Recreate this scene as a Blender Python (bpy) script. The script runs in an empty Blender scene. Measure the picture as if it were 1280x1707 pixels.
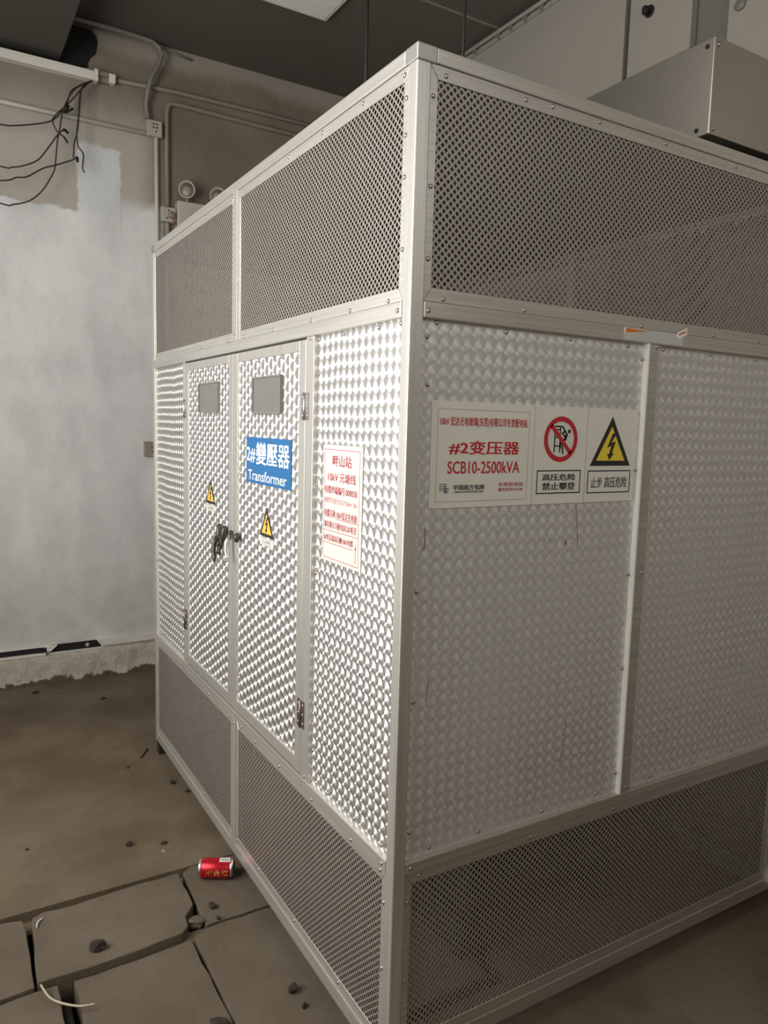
import bpy, bmesh, math, random
from mathutils import Vector, Matrix
random.seed(7)
S = bpy.context.scene
C = S.collection

# ------------------------------------------------------------------ camera, world, lights, exposure
CAM = (-0.82207, -1.28553, 1.52468)
YAW, PITCH, ROLL = 1.0289285, -0.1155613, 0.0269968
F_PX = 1242.444
fw = Vector((math.cos(YAW)*math.cos(PITCH), math.sin(YAW)*math.cos(PITCH), math.sin(PITCH)))
r0 = Vector((math.sin(YAW), -math.cos(YAW), 0.0)); u0 = r0.cross(fw)
rv = r0*math.cos(ROLL) + u0*math.sin(ROLL)
uv = -r0*math.sin(ROLL) + u0*math.cos(ROLL)
cam_data = bpy.data.cameras.new('camera'); cam = bpy.data.objects.new('camera', cam_data); C.objects.link(cam)
cam_data.sensor_fit = 'HORIZONTAL'; cam_data.sensor_width = 36.0; cam_data.lens = 36.0*F_PX/1280.0
cam_data.clip_start = 0.02
M = Matrix((rv, uv, -fw)).transposed().to_4x4(); M.translation = Vector(CAM)
cam.matrix_world = M
S.camera = cam

world = bpy.data.worlds.new('daylight'); S.world = world; world.use_nodes = True
wb = world.node_tree.nodes['Background']; wb.inputs[0].default_value = (0.86, 0.93, 1.0, 1); wb.inputs[1].default_value = 1.0

def area(name, loc, direction, sx, sy, watts, col=(1, 1, 1), spread=math.pi):
    l = bpy.data.lights.new(name, 'AREA'); l.shape = 'RECTANGLE'; l.size = sx; l.size_y = sy; l.energy = watts; l.color = col
    l.spread = spread
    o = bpy.data.objects.new(name, l); C.objects.link(o); o.location = loc
    o.rotation_euler = Vector(direction).to_track_quat('-Z', 'Y').to_euler()
    return o
# daylight entering by the big window in the left wall and by an added, unseen window behind the camera
area('left_window_daylight', (-2.07, .55, 1.95), (1, 0, -0.05), 1.9, 4.0, 190, (1.0, 0.975, 0.94))
area('rear_added_light', (0.2, -2.27, 2.75), (0, 1, -.12), 0.9, 2.2, 31, (1.0, 0.96, 0.90))  # added rear source, there to brighten the plain side

S.view_settings.view_transform = 'Standard'; S.view_settings.look = 'None'
S.view_settings.gamma = 1.0; S.view_settings.use_curve_mapping = False
S.view_settings.exposure = 0.0
S.cycles.use_denoising = True
S.cycles.max_bounces = 8; S.cycles.diffuse_bounces = 5; S.cycles.glossy_bounces = 5
S.cycles.sample_clamp_indirect = 6.0

# ------------------------------------------------------------------ materials
class N:
    """tiny node-tree helper"""
    def __init__(s, name):
        s.m = bpy.data.materials.new(name); s.m.use_nodes = True; s.t = s.m.node_tree
        s.b = s.t.nodes['Principled BSDF']
    def n(s, typ, **kw):
        x = s.t.nodes.new(typ)
        for k, v in kw.items(): setattr(x, k, v)
        return x
    def l(s, a, b): s.t.links.new(a, b)
    def math(s, op, a, b=None, clamp=False):
        x = s.n('ShaderNodeMath', operation=op, use_clamp=clamp)
        for i, v in enumerate((a, b)):
            if v is None: continue
            if isinstance(v, (int, float)): x.inputs[i].default_value = v
            else: s.l(v, x.inputs[i])
        return x.outputs[0]
    def obj(s): return s.n('ShaderNodeTexCoord').outputs['Object']
    def mapping(s, vec, scale=(1, 1, 1), loc=(0, 0, 0)):
        x = s.n('ShaderNodeMapping'); x.inputs['Scale'].default_value = scale; x.inputs['Location'].default_value = loc
        s.l(vec, x.inputs['Vector']); return x.outputs[0]
    def noise(s, vec, scale, detail=4, rough=0.55, dist=0.0):
        x = s.n('ShaderNodeTexNoise'); x.inputs['Scale'].default_value = scale; x.inputs['Detail'].default_value = detail
        x.inputs['Roughness'].default_value = rough; x.inputs['Distortion'].default_value = dist
        s.l(vec, x.inputs['Vector']); return x.outputs['Fac']
    def ramp(s, fac, lo, hi):
        x = s.n('ShaderNodeMapRange', interpolation_type='SMOOTHSTEP'); x.inputs[1].default_value = lo; x.inputs[2].default_value = hi
        s.l(fac, x.inputs[0]); return x.outputs[0]
    def mix(s, fac, a, b):
        x = s.n('ShaderNodeMix', data_type='RGBA')
        if isinstance(fac, (int, float)): x.inputs[0].default_value = fac
        else: s.l(fac, x.inputs[0])
        for i, v in ((6, a), (7, b)):
            if isinstance(v, tuple): x.inputs[i].default_value = (v[0], v[1], v[2], 1)
            else: s.l(v, x.inputs[i])
        return x.outputs[2]
    def bump(s, h, strength, dist=0.01):
        x = s.n('ShaderNodeBump'); x.inputs['Strength'].default_value = strength; x.inputs['Distance'].default_value = dist
        s.l(h, x.inputs['Height']); s.l(x.outputs[0], s.b.inputs['Normal']); return x
    def set(s, **kw):
        for k, v in kw.items():
            i = s.b.inputs[k.replace('_', ' ')]
            if isinstance(v, tuple): i.default_value = (v[0], v[1], v[2], 1)
            elif isinstance(v, (int, float)): i.default_value = v
            else: s.l(v, i)
        return s

def simple(name, col, rough=0.5, metal=0.0, var=0.12, scale=30, bump=0.0, streak=(1, 1, 1)):
    k = N(name); v = k.mapping(k.obj(), streak)
    f = k.noise(v, scale)
    lo = tuple(c*(1-var) for c in col); hi = tuple(min(1, c*(1+var)) for c in col)
    k.set(Base_Color=k.mix(f, lo, hi), Roughness=rough, Metallic=metal)
    if bump: k.bump(f, bump, 0.004)
    return k.m

def swirl(name, left, swap=False, dust=0.0, step=1.0, R=.74, stag=0.0):
    """engine-turned stainless sheet: overlapping brushed discs, later discs over earlier ones"""
    k = N(name); P = 0.0300
    o = k.obj(); sep = k.n('ShaderNodeSeparateXYZ'); k.l(o, sep.inputs[0])
    u_ = sep.outputs[1] if left else sep.outputs[0]; v_ = sep.outputs[2]
    if swap: u_, v_ = v_, u_
    j1 = k.noise(o, 7.0, 1); j2 = k.noise(k.mapping(o, loc=(5, 3, 9)), 7.0, 1)
    u = k.math('ADD', k.math('MULTIPLY', u_, 1/(P*step)), k.math('MULTIPLY', k.math('SUBTRACT', j1, .5), .4))
    v = k.math('ADD', k.math('MULTIPLY', v_, 1/P), k.math('MULTIPLY', k.math('SUBTRACT', j2, .5), .4))
    if stag: u = k.math('ADD', u, k.math('MULTIPLY', k.math('FLOOR', v), stag))
    fu = k.math('FRACT', u); fv = k.math('FRACT', v)
    comb = k.n('ShaderNodeCombineXYZ'); k.l(fu, comb.inputs[0]); k.l(fv, comb.inputs[1])
    best = None; bid = None
    for idx, (di, dj) in enumerate([(0, 0), (1, 0), (-1, -1), (0, -1), (1, -1)]):
        sub = k.n('ShaderNodeVectorMath', operation='SUBTRACT'); k.l(comb.outputs[0], sub.inputs[0])
        sub.inputs[1].default_value = (.5+di-stag*dj, .5+dj, 0)
        scl = k.n('ShaderNodeVectorMath', operation='MULTIPLY'); k.l(sub.outputs[0], scl.inputs[0]); scl.inputs[1].default_value = (step, 1, 0); sub = scl
        if best is None: best = sub.outputs[0]; continue
        ln = k.n('ShaderNodeVectorMath', operation='LENGTH'); k.l(sub.outputs[0], ln.inputs[0])
        cov = k.math('LESS_THAN', ln.outputs['Value'], R)
        mx = k.n('ShaderNodeMix', data_type='VECTOR'); k.l(cov, mx.inputs[0]); k.l(best, mx.inputs[4]); k.l(sub.outputs[0], mx.inputs[5])
        best = mx.outputs[1]
    sp = k.n('ShaderNodeSeparateXYZ'); k.l(best, sp.inputs[0])
    cb = k.n('ShaderNodeCombineXYZ')
    a_, b_ = (1, 0) if swap else (0, 1)
    k.l(sp.outputs[a_], cb.inputs[1 if left else 0]); k.l(sp.outputs[b_], cb.inputs[2])
    nm = k.n('ShaderNodeVectorMath', operation='NORMALIZE'); k.l(cb.outputs[0], nm.inputs[0])
    ln = k.n('ShaderNodeVectorMath', operation='LENGTH'); k.l(best, ln.inputs[0])
    # fine concentric scratches + broad dull film
    rad = k.n('ShaderNodeCombineXYZ'); k.l(ln.outputs['Value'], rad.inputs[0])
    k.l(k.math('FLOOR', k.math('SUBTRACT', u, k.math('MULTIPLY', sp.outputs[0], 1/step))), rad.inputs[1]); k.l(k.math('FLOOR', k.math('SUBTRACT', v, sp.outputs[1])), rad.inputs[2])
    sc = k.noise(k.mapping(rad.outputs[0], (14, 3.1, 3.7)), 1.0, 2)
    film = k.noise(o, 2.3, 5)
    col = k.mix(sc, (.70, .685, .66), (.93, .915, .88))
    if dust:   # greasy dust film, patchy
        f = k.math('MULTIPLY', k.ramp(film, .25, .7), dust); f2 = k.math('ADD', f, dust*.35)
        col = k.mix(f2, col, (.50, .475, .435)); k.set(Base_Color=col, Metallic=k.math('SUBTRACT', 1.0, f2), Roughness=.58, Anisotropic=.48)
    else: k.set(Base_Color=col, Metallic=1.0, Roughness=.60, Anisotropic=.60)
    k.l(nm.outputs[0], k.b.inputs['Tangent'])
    g = k.n('ShaderNodeBsdfAnisotropic'); g.inputs['Roughness'].default_value = .50; g.inputs['Anisotropy'].default_value = .93; g.inputs['Rotation'].default_value = .25
    k.l(col, g.inputs['Color']); k.l(nm.outputs[0], g.inputs['Tangent'])
    ms = k.n('ShaderNodeMixShader'); ms.inputs[0].default_value = .08 if dust else .28
    k.l(k.b.outputs[0], ms.inputs[1]); k.l(g.outputs[0], ms.inputs[2])
    k.l(ms.outputs[0], k.t.nodes['Material Output'].inputs['Surface'])
    return k.m

M_swL = swirl('engine_turned_steel_door_side', True)
M_swD = swirl('engine_turned_steel_doors', True, True, 0.0, 1.15, .80, .5)
M_swR = swirl('engine_turned_steel_plain_side', False, False, .55)
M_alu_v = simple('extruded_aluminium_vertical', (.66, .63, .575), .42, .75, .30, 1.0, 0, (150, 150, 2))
M_alu_x = simple('extruded_aluminium_width_shaded', (.56, .53, .475), .42, .75, .30, 1.0, 0, (2, 150, 150))  # darker copy of the aluminium, dimmer light of the plain side in its colour
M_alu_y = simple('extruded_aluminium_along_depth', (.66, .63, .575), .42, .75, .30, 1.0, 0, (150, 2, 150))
M_cap = simple('cast_corner_joint', (.43, .415, .39), .45, .8, .1, 60)
M_mesh = simple('perforated_aluminium', (.36, .32, .275), .5, .5, .1, 6)
M_screw = simple('steel_screw', (.42, .40, .37), .35, .9, .2, 200)
M_dark = simple('black_gap', (.012, .011, .010), .9)
M_roofs = simple('enclosure_roof_sheet', (.30, .29, .27), .55, .6)
M_hinge = simple('steel_hinge', (.55, .53, .50), .35, .9, .15, 120)
M_hingeb = simple('bronzed_hinge', (.20, .165, .14), .4, .8, .2, 120)
M_bronze = simple('weathered_bronze_handle', (.085, .072, .06), .38, .7, .3, 150)
M_pane = simple('grey_acrylic_pane', (.175, .17, .16), .32, 0, .04, 10)
M_rim = simple('dark_rubber_seal', (.20, .19, .165), .6)
M_white = simple('white_sign_plastic', (.68, .66, .59), .35, 0, .02, 12)
M_white2 = simple('cream_sign_plastic', (.74, .72, .63), .38, 0, .03, 12)
M_blue = simple('blue_sign_plastic', (.018, .135, .33), .4, 0, .06, 20)
M_red = simple('red_ink', (.50, .018, .03), .5, 0, .1, 60)
M_redp = simple('faded_pink_red_ink', (.46, .02, .05), .5, 0, .15, 60)
M_black = simple('black_ink', (.018, .016, .018), .5)
M_navy = simple('navy_ink', (.012, .016, .055), .5)
M_yellow = simple('yellow_ink', (.80, .60, .045), .45, 0, .06, 60)
M_yellow2 = simple('amber_ink', (.86, .50, .06), .45, 0, .06, 60)
M_paper = simple('white_ink', (.85, .86, .84), .5, 0, .02)
M_line = simple('grey_hairline', (.33, .31, .27), .5)

# ------------------------------------------------------------------ mesh builder
class MB:
    def __init__(s): s.v = []; s.f = []; s.sm = []
    def add(s, vs, fs, smooth=False):
        b = len(s.v); s.v += [tuple(x) for x in vs]; s.f += [tuple(b+i for i in f) for f in fs]; s.sm += [smooth]*len(fs); return s
    def box(s, x0, x1, y0, y1, z0, z1):
        return s.add([(x, y, z) for x in (x0, x1) for y in (y0, y1) for z in (z0, z1)],
                     [(0, 1, 3, 2), (4, 6, 7, 5), (0, 4, 5, 1), (2, 3, 7, 6), (0, 2, 6, 4), (1, 5, 7, 3)])
    def tube(s, pts, r, n=10, caps=True, smooth=True):
        pts = [Vector(p) for p in pts]; rs = r if isinstance(r, (list, tuple)) else [r]*len(pts)
        vs = []; prev = None
        for i, p in enumerate(pts):
            t = (pts[min(i+1, len(pts)-1)] - pts[max(i-1, 0)]).normalized()
            if prev is None:
                a = Vector((0, 0, 1)) if abs(t.z) < .9 else Vector((1, 0, 0)); prev = t.cross(a).normalized()
            e = (prev - t*prev.dot(t)).normalized(); prev = e; g = t.cross(e)
            vs += [p + (e*math.cos(2*math.pi*k/n) + g*math.sin(2*math.pi*k/n))*rs[i] for k in range(n)]
        fs = [(i*n+k, i*n+(k+1) % n, (i+1)*n+(k+1) % n, (i+1)*n+k) for i in range(len(pts)-1) for k in range(n)]
        s.add(vs, fs, smooth)
        if caps:
            b = len(s.v)-len(vs)
            s.f += [tuple(b+k for k in range(n)), tuple(b+(len(pts)-1)*n+k for k in range(n))]; s.sm += [False, False]
        return s
    def lathe(s, base, axis, prof, n=24, smooth=True):
        """prof: list of (distance along axis, radius)"""
        base = Vector(base); ax = Vector(axis).normalized()
        a = Vector((0, 0, 1)) if abs(ax.z) < .9 else Vector((1, 0, 0)); e = ax.cross(a).normalized(); g = ax.cross(e)
        vs = [base + ax*d + (e*math.cos(2*math.pi*k/n)+g*math.sin(2*math.pi*k/n))*r for d, r in prof for k in range(n)]
        fs = [(i*n+k, i*n+(k+1) % n, (i+1)*n+(k+1) % n, (i+1)*n+k) for i in range(len(prof)-1) for k in range(n)]
        fs += [tuple(range(n)), tuple((len(prof)-1)*n+k for k in range(n))]
        return s.add(vs, fs, smooth)
    def prism(s, poly, mp, d0, d1):
        """extrude a 2-D polygon; mp(u, v, d) -> point"""
        n = len(poly); vs = [mp(u, v, d) for d in (d0, d1) for u, v in poly]
        fs = [tuple(range(n)), tuple(range(2*n-1, n-1, -1))] + [(k, (k+1) % n, n+(k+1) % n, n+k) for k in range(n)]
        return s.add(vs, fs)
    def build(s, name, mat, parent=None, bevel=0.0, segs=2):
        me = bpy.data.meshes.new(name); me.from_pydata(s.v, [], s.f); me.materials.append(mat)
        me.polygons.foreach_set('use_smooth', s.sm)
        bm = bmesh.new(); bm.from_mesh(me); bmesh.ops.recalc_face_normals(bm, faces=bm.faces[:]); bm.to_mesh(me); bm.free()
        return link(name, me, parent, bevel, segs)
def link(name, me, parent=None, bevel=0.0, segs=2):
    o = bpy.data.objects.new(name, me); C.objects.link(o)
    if parent is not None:
        o.parent = parent
        o.matrix_parent_inverse = Matrix.Translation(-Vector(parent['_at'])) if '_at' in parent else Matrix.Identity(4)
    if bevel:
        b = o.modifiers.new('bevel', 'BEVEL'); b.width = bevel; b.segments = segs; b.limit_method = 'ANGLE'; b.angle_limit = .6
    return o
def empty(name, loc, label, cat, group=None):
    o = bpy.data.objects.new(name, None); C.objects.link(o); o.location = loc; o['_at'] = tuple(loc); o.empty_display_size = .1
    return tag(o, label, cat, group)
def tag(o, label, cat, group=None):
    o['label'] = label; o['category'] = cat
    if group: o['group'] = group
    return o
def struct(o, label=None):
    o['kind'] = 'structure'
    if label: o['label'] = label
    return o

LF = lambda u, v, d=0.0: (-d, u, v)                # door side: u runs along y, d stands out towards -x
RT = lambda u, v, d=0.0: (u, -d, v)                # plain side: u runs along x
BK = lambda u, v, d=0.0: (u, L+d, v)
FR = lambda u, v, d=0.0: (W+d, u, v)
def slab(mb, mp, u0_, u1_, v0, v1, d0, d1):
    return mb.prism([(u0_, v0), (u1_, v0), (u1_, v1), (u0_, v1)], mp, d0, d1)

def text(body, mp, uL, uR, vB, vT, d, mat, parent, bold=0.0, name='lettering', label=None, bend=None, serif=False):
    c = bpy.data.curves.new('tmp', 'FONT'); c.body = body; c.resolution_u = 3
    o = bpy.data.objects.new('tmp', c); C.objects.link(o)
    dg = bpy.context.evaluated_depsgraph_get(); me = bpy.data.meshes.new_from_object(o.evaluated_get(dg))
    bpy.data.objects.remove(o); bpy.data.curves.remove(c)
    xs = [v.co.x for v in me.vertices]; ys = [v.co.y for v in me.vertices]
    x0, x1, y0, y1 = min(xs), max(xs), min(ys), max(ys)
    if serif:   # slab feet under every stem, as on the painted sign
        base = sorted(v.co.x for v in me.vertices if abs(v.co.y) < .004); feet = []
        for x in base:
            if feet and x-feet[-1][1] < .16: feet[-1][1] = x
            else: feet.append([x, x])
        feet = [f for f in feet if .05 < f[1]-f[0] < .2]
        vs = [v.co[:] for v in me.vertices]; fs = [tuple(p.vertices) for p in me.polygons]
        for a, b in feet:
            n0 = len(vs); vs += [(a-.055, 0, .0004), (b+.055, 0, .0004), (b+.055, .05, .0004), (a-.055, .05, .0004)]; fs.append((n0, n0+1, n0+2, n0+3))
        me = bpy.data.meshes.new(name); me.from_pydata(vs, [], fs)
    if bold:   # heavier strokes: the glyphs overprinted with a small shift
        src = me; vs = []; fs = []; k = bold*.75
        for q, (dx, dy) in enumerate(((-k, -k*.6), (k, -k*.6), (-k, k*.6), (k, k*.6))):
            n0 = len(vs); vs += [(v.co.x+dx, v.co.y+dy, q*.00012) for v in src.vertices]; fs += [tuple(n0+i for i in p.vertices) for p in src.polygons]
        me = bpy.data.meshes.new(name); me.from_pydata(vs, [], fs); bpy.data.meshes.remove(src)
        x0 -= k; x1 += k; y0 -= k*.6; y1 += k*.6
    for v in me.vertices:
        a = (v.co.x-x0)/(x1-x0); b = (v.co.y-y0)/(y1-y0)
        v.co = Vector(mp(uL+(uR-uL)*a, vB+(vT-vB)*b, d+v.co.z)) if bend is None else Vector(bend(a, b))
    me.name = name; me.materials.clear(); me.materials.append(mat)
    q = link(name, me, parent)
    if label: q['label'] = label
    return q

# ------------------------------------------------------------------ the room
XL, XR, YF, YB, ZC = -2.00, 1.87, -2.2, 3.28, 3.64
def mat_floor():
    k = N('dusty_concrete_floor'); o = k.obj()
    a = k.noise(o, 1.6, 6, .6); b = k.noise(o, 14, 6, .65); c = k.noise(k.mapping(o, (1, 1, 1), (3, 7, 1)), 55, 3)
    col = k.mix(k.ramp(a, .34, .66), (.108, .079, .048), (.172, .134, .090))
    col = k.mix(k.math('MULTIPLY', k.ramp(b, .52, .75), .45), col, (.084, .063, .041))
    k.set(Base_Color=col, Roughness=.88); k.b.inputs['Specular IOR Level'].default_value = .25
    k.bump(k.math('ADD', b, k.math('MULTIPLY', c, .35)), .35, .012); return k.m
M_floor = mat_floor()
def mat_slab():
    k = N('concrete_cover_slab'); o = k.obj()
    a = k.noise(o, 3.0, 6, .6); b = k.noise(o, 20, 6, .65); c = k.noise(k.mapping(o, (1, 1, 1), (3, 7, 1)), 80, 3)
    col = k.mix(k.ramp(a, .3, .72), (.105, .082, .056), (.145, .118, .086))
    col = k.mix(k.math('MULTIPLY', k.ramp(b, .55, .75), .5), col, (.085, .070, .052))
    k.set(Base_Color=col, Roughness=.9); k.b.inputs['Specular IOR Level'].default_value = .2
    k.bump(k.math('ADD', b, k.math('MULTIPLY', c, .35)), .4, .010); return k.m
M_slab = mat_slab()
def mat_wall():
    k = N('patchy_painted_plaster'); o = k.obj(); sep = k.n('ShaderNodeSeparateXYZ'); k.l(o, sep.inputs[0])
    n1 = k.noise(o, 3.5, 3); n2 = k.noise(o, 22, 4); big = k.noise(o, 1.3, 5, .6); tro = k.noise(k.mapping(o, (1.5, 1, .9)), 3, 6, .62)
    x = k.math('ADD', sep.outputs[0], k.math('MULTIPLY', k.math('SUBTRACT', n2, .5), .035))
    z = k.math('ADD', sep.outputs[2], k.math('ADD', k.math('MULTIPLY', k.math('SUBTRACT', n1, .5), .12), k.math('MULTIPLY', k.math('SUBTRACT', n2, .5), .03)))
    inside = lambda val, lo, hi, e: k.math('MULTIPLY', k.ramp(val, lo-e, lo+e), k.math('SUBTRACT', 1.0, k.ramp(val, hi-e, hi+e)))
    p1 = k.math('MULTIPLY', inside(x, -9, -.09, .012), inside(z, -1, 2.67, .008))       # fresh emulsion on the left
    p2 = k.math('MULTIPLY', inside(x, -.10, .128, .008), inside(z, -1, 3.02, .012))     # taller patch with a straight side
    p3 = k.math('MULTIPLY', inside(x, .10, .36, .02), inside(z, -1, 2.73, .05))         # soft edge beside the conduit
    old = k.mix(k.ramp(big, .3, .7), (.165, .135, .098), (.235, .198, .150))
    old = k.mix(k.math('MULTIPLY', k.ramp(tro, .55, .8), .5), old, (.30, .26, .205))
    leftold = k.math('MULTIPLY', inside(x, -9, .30, .10), inside(z, -1, 3.2, .18))
    old = k.mix(leftold, old, (.46, .415, .355))
    white = k.mix(k.ramp(k.math('ADD', k.math('MULTIPLY', tro, .6), k.math('MULTIPLY', big, .4)), .35, .65), (.61, .605, .585), (.78, .775, .75))
    grey = k.mix(k.ramp(tro, .3, .7), (.60, .60, .59), (.68, .68, .67))
    top = k.ramp(z, 2.60, 2.74); pale = k.ramp(z, 3.50, 3.58); old = k.mix(k.math('MULTIPLY', pale, .55), old, (.40, .36, .30))
    col = k.mix(p3, old, white); col = k.mix(p2, col, k.mix(top, white, grey)); col = k.mix(p1, col, white)
    damp = k.math('MULTIPLY', k.math('SUBTRACT', 1.0, k.ramp(z, .15, .95)), k.ramp(big, .36, .58))
    col = k.mix(k.math('MULTIPLY', damp, .75), col, (.44, .39, .32))
    k.set(Base_Color=col, Roughness=.72); k.b.inputs['Specular IOR Level'].default_value = .3
    k.bump(k.math('ADD', k.math('MULTIPLY', n2, .5), k.math('ADD', k.math('MULTIPLY', tro, .8), k.math('MULTIPLY', k.math('MULTIPLY', k.math('MAXIMUM', p1, p2), k.ramp(z, 2.5, 2.62)), .3))), .5, .012)
    return k.m
M_wall = mat_wall()
M_wall2 = simple('plain_side_wall_plaster', (.46, .405, .33), .8, 0, .15, 3, .2)
M_ceil = simple('dark_ceiling_board', (.105, .088, .072), .8, 0, .18, 2.2, .1)
def mat_plinth():
    k = N('rough_whitewashed_plinth'); o = k.obj(); sep = k.n('ShaderNodeSeparateXYZ'); k.l(o, sep.inputs[0])
    a = k.noise(o, 18, 6, .65); b = k.noise(o, 5, 4); c = k.noise(o, 60, 3)
    z = k.math('ADD', sep.outputs[2], k.math('MULTIPLY', k.math('SUBTRACT', k.math('ADD', b, k.math('MULTIPLY', a, .8)), .9), .16))
    col = k.mix(k.ramp(a, .3, .7), (.42, .37, .30), (.58, .54, .46))
    col = k.mix(k.math('SUBTRACT', 1.0, k.ramp(z, .012, .030)), col, (.10, .078, .052))
    k.set(Base_Color=col, Roughness=.9); k.bump(k.math('ADD', a, k.math('MULTIPLY', c, .6)), .8, .012); return k.m
M_plinth = mat_plinth()
M_panelg = simple('grey_painted_steel_partition', (.35, .32, .272), .36, .15, .07, 2.0, .03)
M_groove = simple('dark_grey_steel', (.19, .172, .145), .5, .2, .06, 3)  # steel in a darker grey than the partition panels

fl = MB()
TX1 = .52
fl.box(XL, XR+.1, 1.105, YB+.1, -.12, 0); fl.box(XL, XR+.1, YF, .16, -.12, 0); fl.box(TX1, XR+.1, .16, 1.105, -.12, 0)
fl.box(XL, TX1, .16, 1.105, -.42, -.36)
fl.box(XL, TX1, 1.105, 1.16, -.42, -.12); fl.box(XL, TX1, .10, .16, -.42, -.12); fl.box(TX1, TX1+.05, .10, 1.16, -.42, -.12)
struct(fl.build('floor', M_floor))
for xa, xb in ((XL, -.60), (-.545, TX1)):
    tag(MB().box(xa, xb, .70, .80, -.36, -.020).box(xa, xb, 1.04, 1.105, -.36, -.035).build('dirt_fill', M_floor), 'packed brown dirt filling the seams between cover slabs', 'dirt', 'dirt packed in the slab seams')
struct(MB().box(XL-.1, XR+.1, YF-.1, YB+.35, ZC, ZC+.12).build('ceiling', M_ceil))
# back wall with the ragged dark opening where the air duct passes through
hole = [(-1.55, 3.395), (-.178, 3.398), (-.102, 3.404), (-.029, 3.422), (-.033, 3.446), (-.021, 3.472), (.009, 3.503), (.016, 3.543), (.022, 3.58), (.012, 3.608), (-.012, 3.632), (-1.55, 3.632)]
bm = bmesh.new()
outer = [bm.verts.new((x, YB, z)) for x, z in ((XL, -.05), (XR+.1, -.05), (XR+.1, ZC), (XL, ZC))]
inner = [bm.verts.new((x, YB, z)) for x, z in hole]
ed = [bm.edges.new((a[i], a[(i+1) % len(a)])) for a in (outer, inner) for i in range(len(a))]
bmesh.ops.triangle_fill(bm, use_beauty=True, use_dissolve=False, edges=ed, normal=(0, -1, 0))
ex = bmesh.ops.extrude_face_region(bm, geom=bm.faces[:])
bmesh.ops.translate(bm, verts=[g for g in ex['geom'] if isinstance(g, bmesh.types.BMVert)], vec=(0, .03, 0))
bmesh.ops.recalc_face_normals(bm, faces=bm.faces[:])
me = bpy.data.meshes.new('wall_back'); bm.to_mesh(me); bm.free(); me.materials.append(M_wall)
wall_back = struct(link('wall_back', me))
struct(MB().box(-1.7, .2, YB+.031, YB+.34, 3.3, ZC).build('hole_shade', M_dark), 'black box standing in for the shade behind the hole in the wall')  # solid black box in place of the dark depth of the hole
pl = MB(); rng = random.Random(3); n = 260; vs = []
for i in range(n+1):
    x = XL+(XR-XL)*i/n; w = .004*math.sin(x*9)+.003*math.sin(x*31+1)
    vs += [(x, YB, .160+w*.4), (x, YB-.026+w, .161+w*.4+rng.uniform(-.002, .002)), (x, YB-.031+w+rng.uniform(-.002, .002), .150), (x, YB-.032+w, .08), (x, YB-.036+w+rng.uniform(-.006, .003), .02), (x, YB-.042+w+rng.uniform(-.012, .006), -.01)]
pl.add(vs, [(6*i+k, 6*i+6+k, 6*i+7+k, 6*i+1+k) for i in range(n) for k in range(5)], True)
struct(pl.build('baseboard_back', M_plinth))
# left wall with the wide doorway, front wall with an added, unseen window, right wall
DY0, DY1, DZ0, DZ = -1.50, 2.60, .95, 2.95
struct(MB().box(XL-.2, XL, YF, DY0, 0, ZC).box(XL-.2, XL, DY1, YB+.2, 0, ZC).box(XL-.2, XL, DY0, DY1, DZ, ZC).box(XL-.2, XL, DY0, DY1, 0, DZ0).build('wall_left', M_wall2))
w2 = MB()
for y in (DY0, -.68, .14, .96, 1.78, DY1-.05): w2.box(XL-.06, XL-.01, y, y+.05, DZ0, DZ)
w2.box(XL-.06, XL-.01, DY0, DY1, DZ0, DZ0+.05).box(XL-.06, XL-.01, DY0, DY1, DZ-.05, DZ)
struct(w2.build('window_2', M_groove))
struct(MB().box(XL-.2, -.95, YF-.2, YF, 0, ZC).box(1.35, XR+.2, YF-.2, YF, 0, ZC).box(-.95, 1.35, YF-.2, YF, 0, 2.25).box(-.95, 1.35, YF-.2, YF, 3.25, ZC).build('wall_front', M_wall2))
wf = MB()
for x in (-.95, .175, 1.30): wf.box(x, x+.05, YF-.07, YF-.02, 2.25, 3.25)
wf.box(-.95, 1.35, YF-.07, YF-.02, 2.25, 2.3).box(-.95, 1.35, YF-.07, YF-.02, 3.20, 3.25)
struct(wf.build('added_window', M_groove))  # frame of the added rear opening that lights the plain side
struct(MB().box(XR, XR+.2, YF-.2, YB+.2, 0, ZC).build('wall_right', M_groove))

# ------------------------------------------------------------------ steel partition along the right
XP = 1.83
def ppanel(y0, y1, label):
    o = MB().box(XP, XR-.002, y0, y1, .0, ZC-.002).build('partition_panel', M_panelg, None, .004); return tag(o, label, 'panel', 'grey steel partition panels')
p1 = ppanel(1.192, YB-.01, 'broad grey steel partition panel behind the enclosure, left of the black gap')
p2 = ppanel(.843, 1.164, 'narrow grey steel partition panel with one dark hook, between black gap and recess')
p3 = ppanel(-1.2, .676, 'grey steel partition panel above the sheet metal duct, with a round plug')
hk = MB(); hk.tube([(XP, 1.055, 3.29), (XP-.03, 1.055, 3.29), (XP-.04, 1.05, 3.27)], [.016, .016, .010], 8).lathe((XP, 1.055, 3.29), (-1, 0, 0), [(0, .024), (.006, .024)], 12)
hk.tube([(XP-.012, 1.075, 3.295), (XP-.012, 1.035, 3.295)], .009, 8).build('hook', M_dark, p2)
MB().lathe((XP, .623, 3.129), (-1, 0, 0), [(0, .022), (.008, .022), (.011, .016)], 20).build('plug', M_groove, p3)
cd = empty('wall_conduit', (XP-.02, 1.2, 3.60), 'thin conduit clipped along the top of the grey partition', 'conduit')
MB().tube([(XP-.018, -1.0, 3.612), (XP-.018, YB-.01, 3.612)], .011, 10).build('pipe', simple('grey_conduit', (.36, .33, .29), .5), cd)
MB().box(XP-.012, XP-.001, -1.0, YB-.02, 3.575, 3.590).build('rail', simple('dull_rail', (.42, .39, .35), .45, .4), cd)
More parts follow.
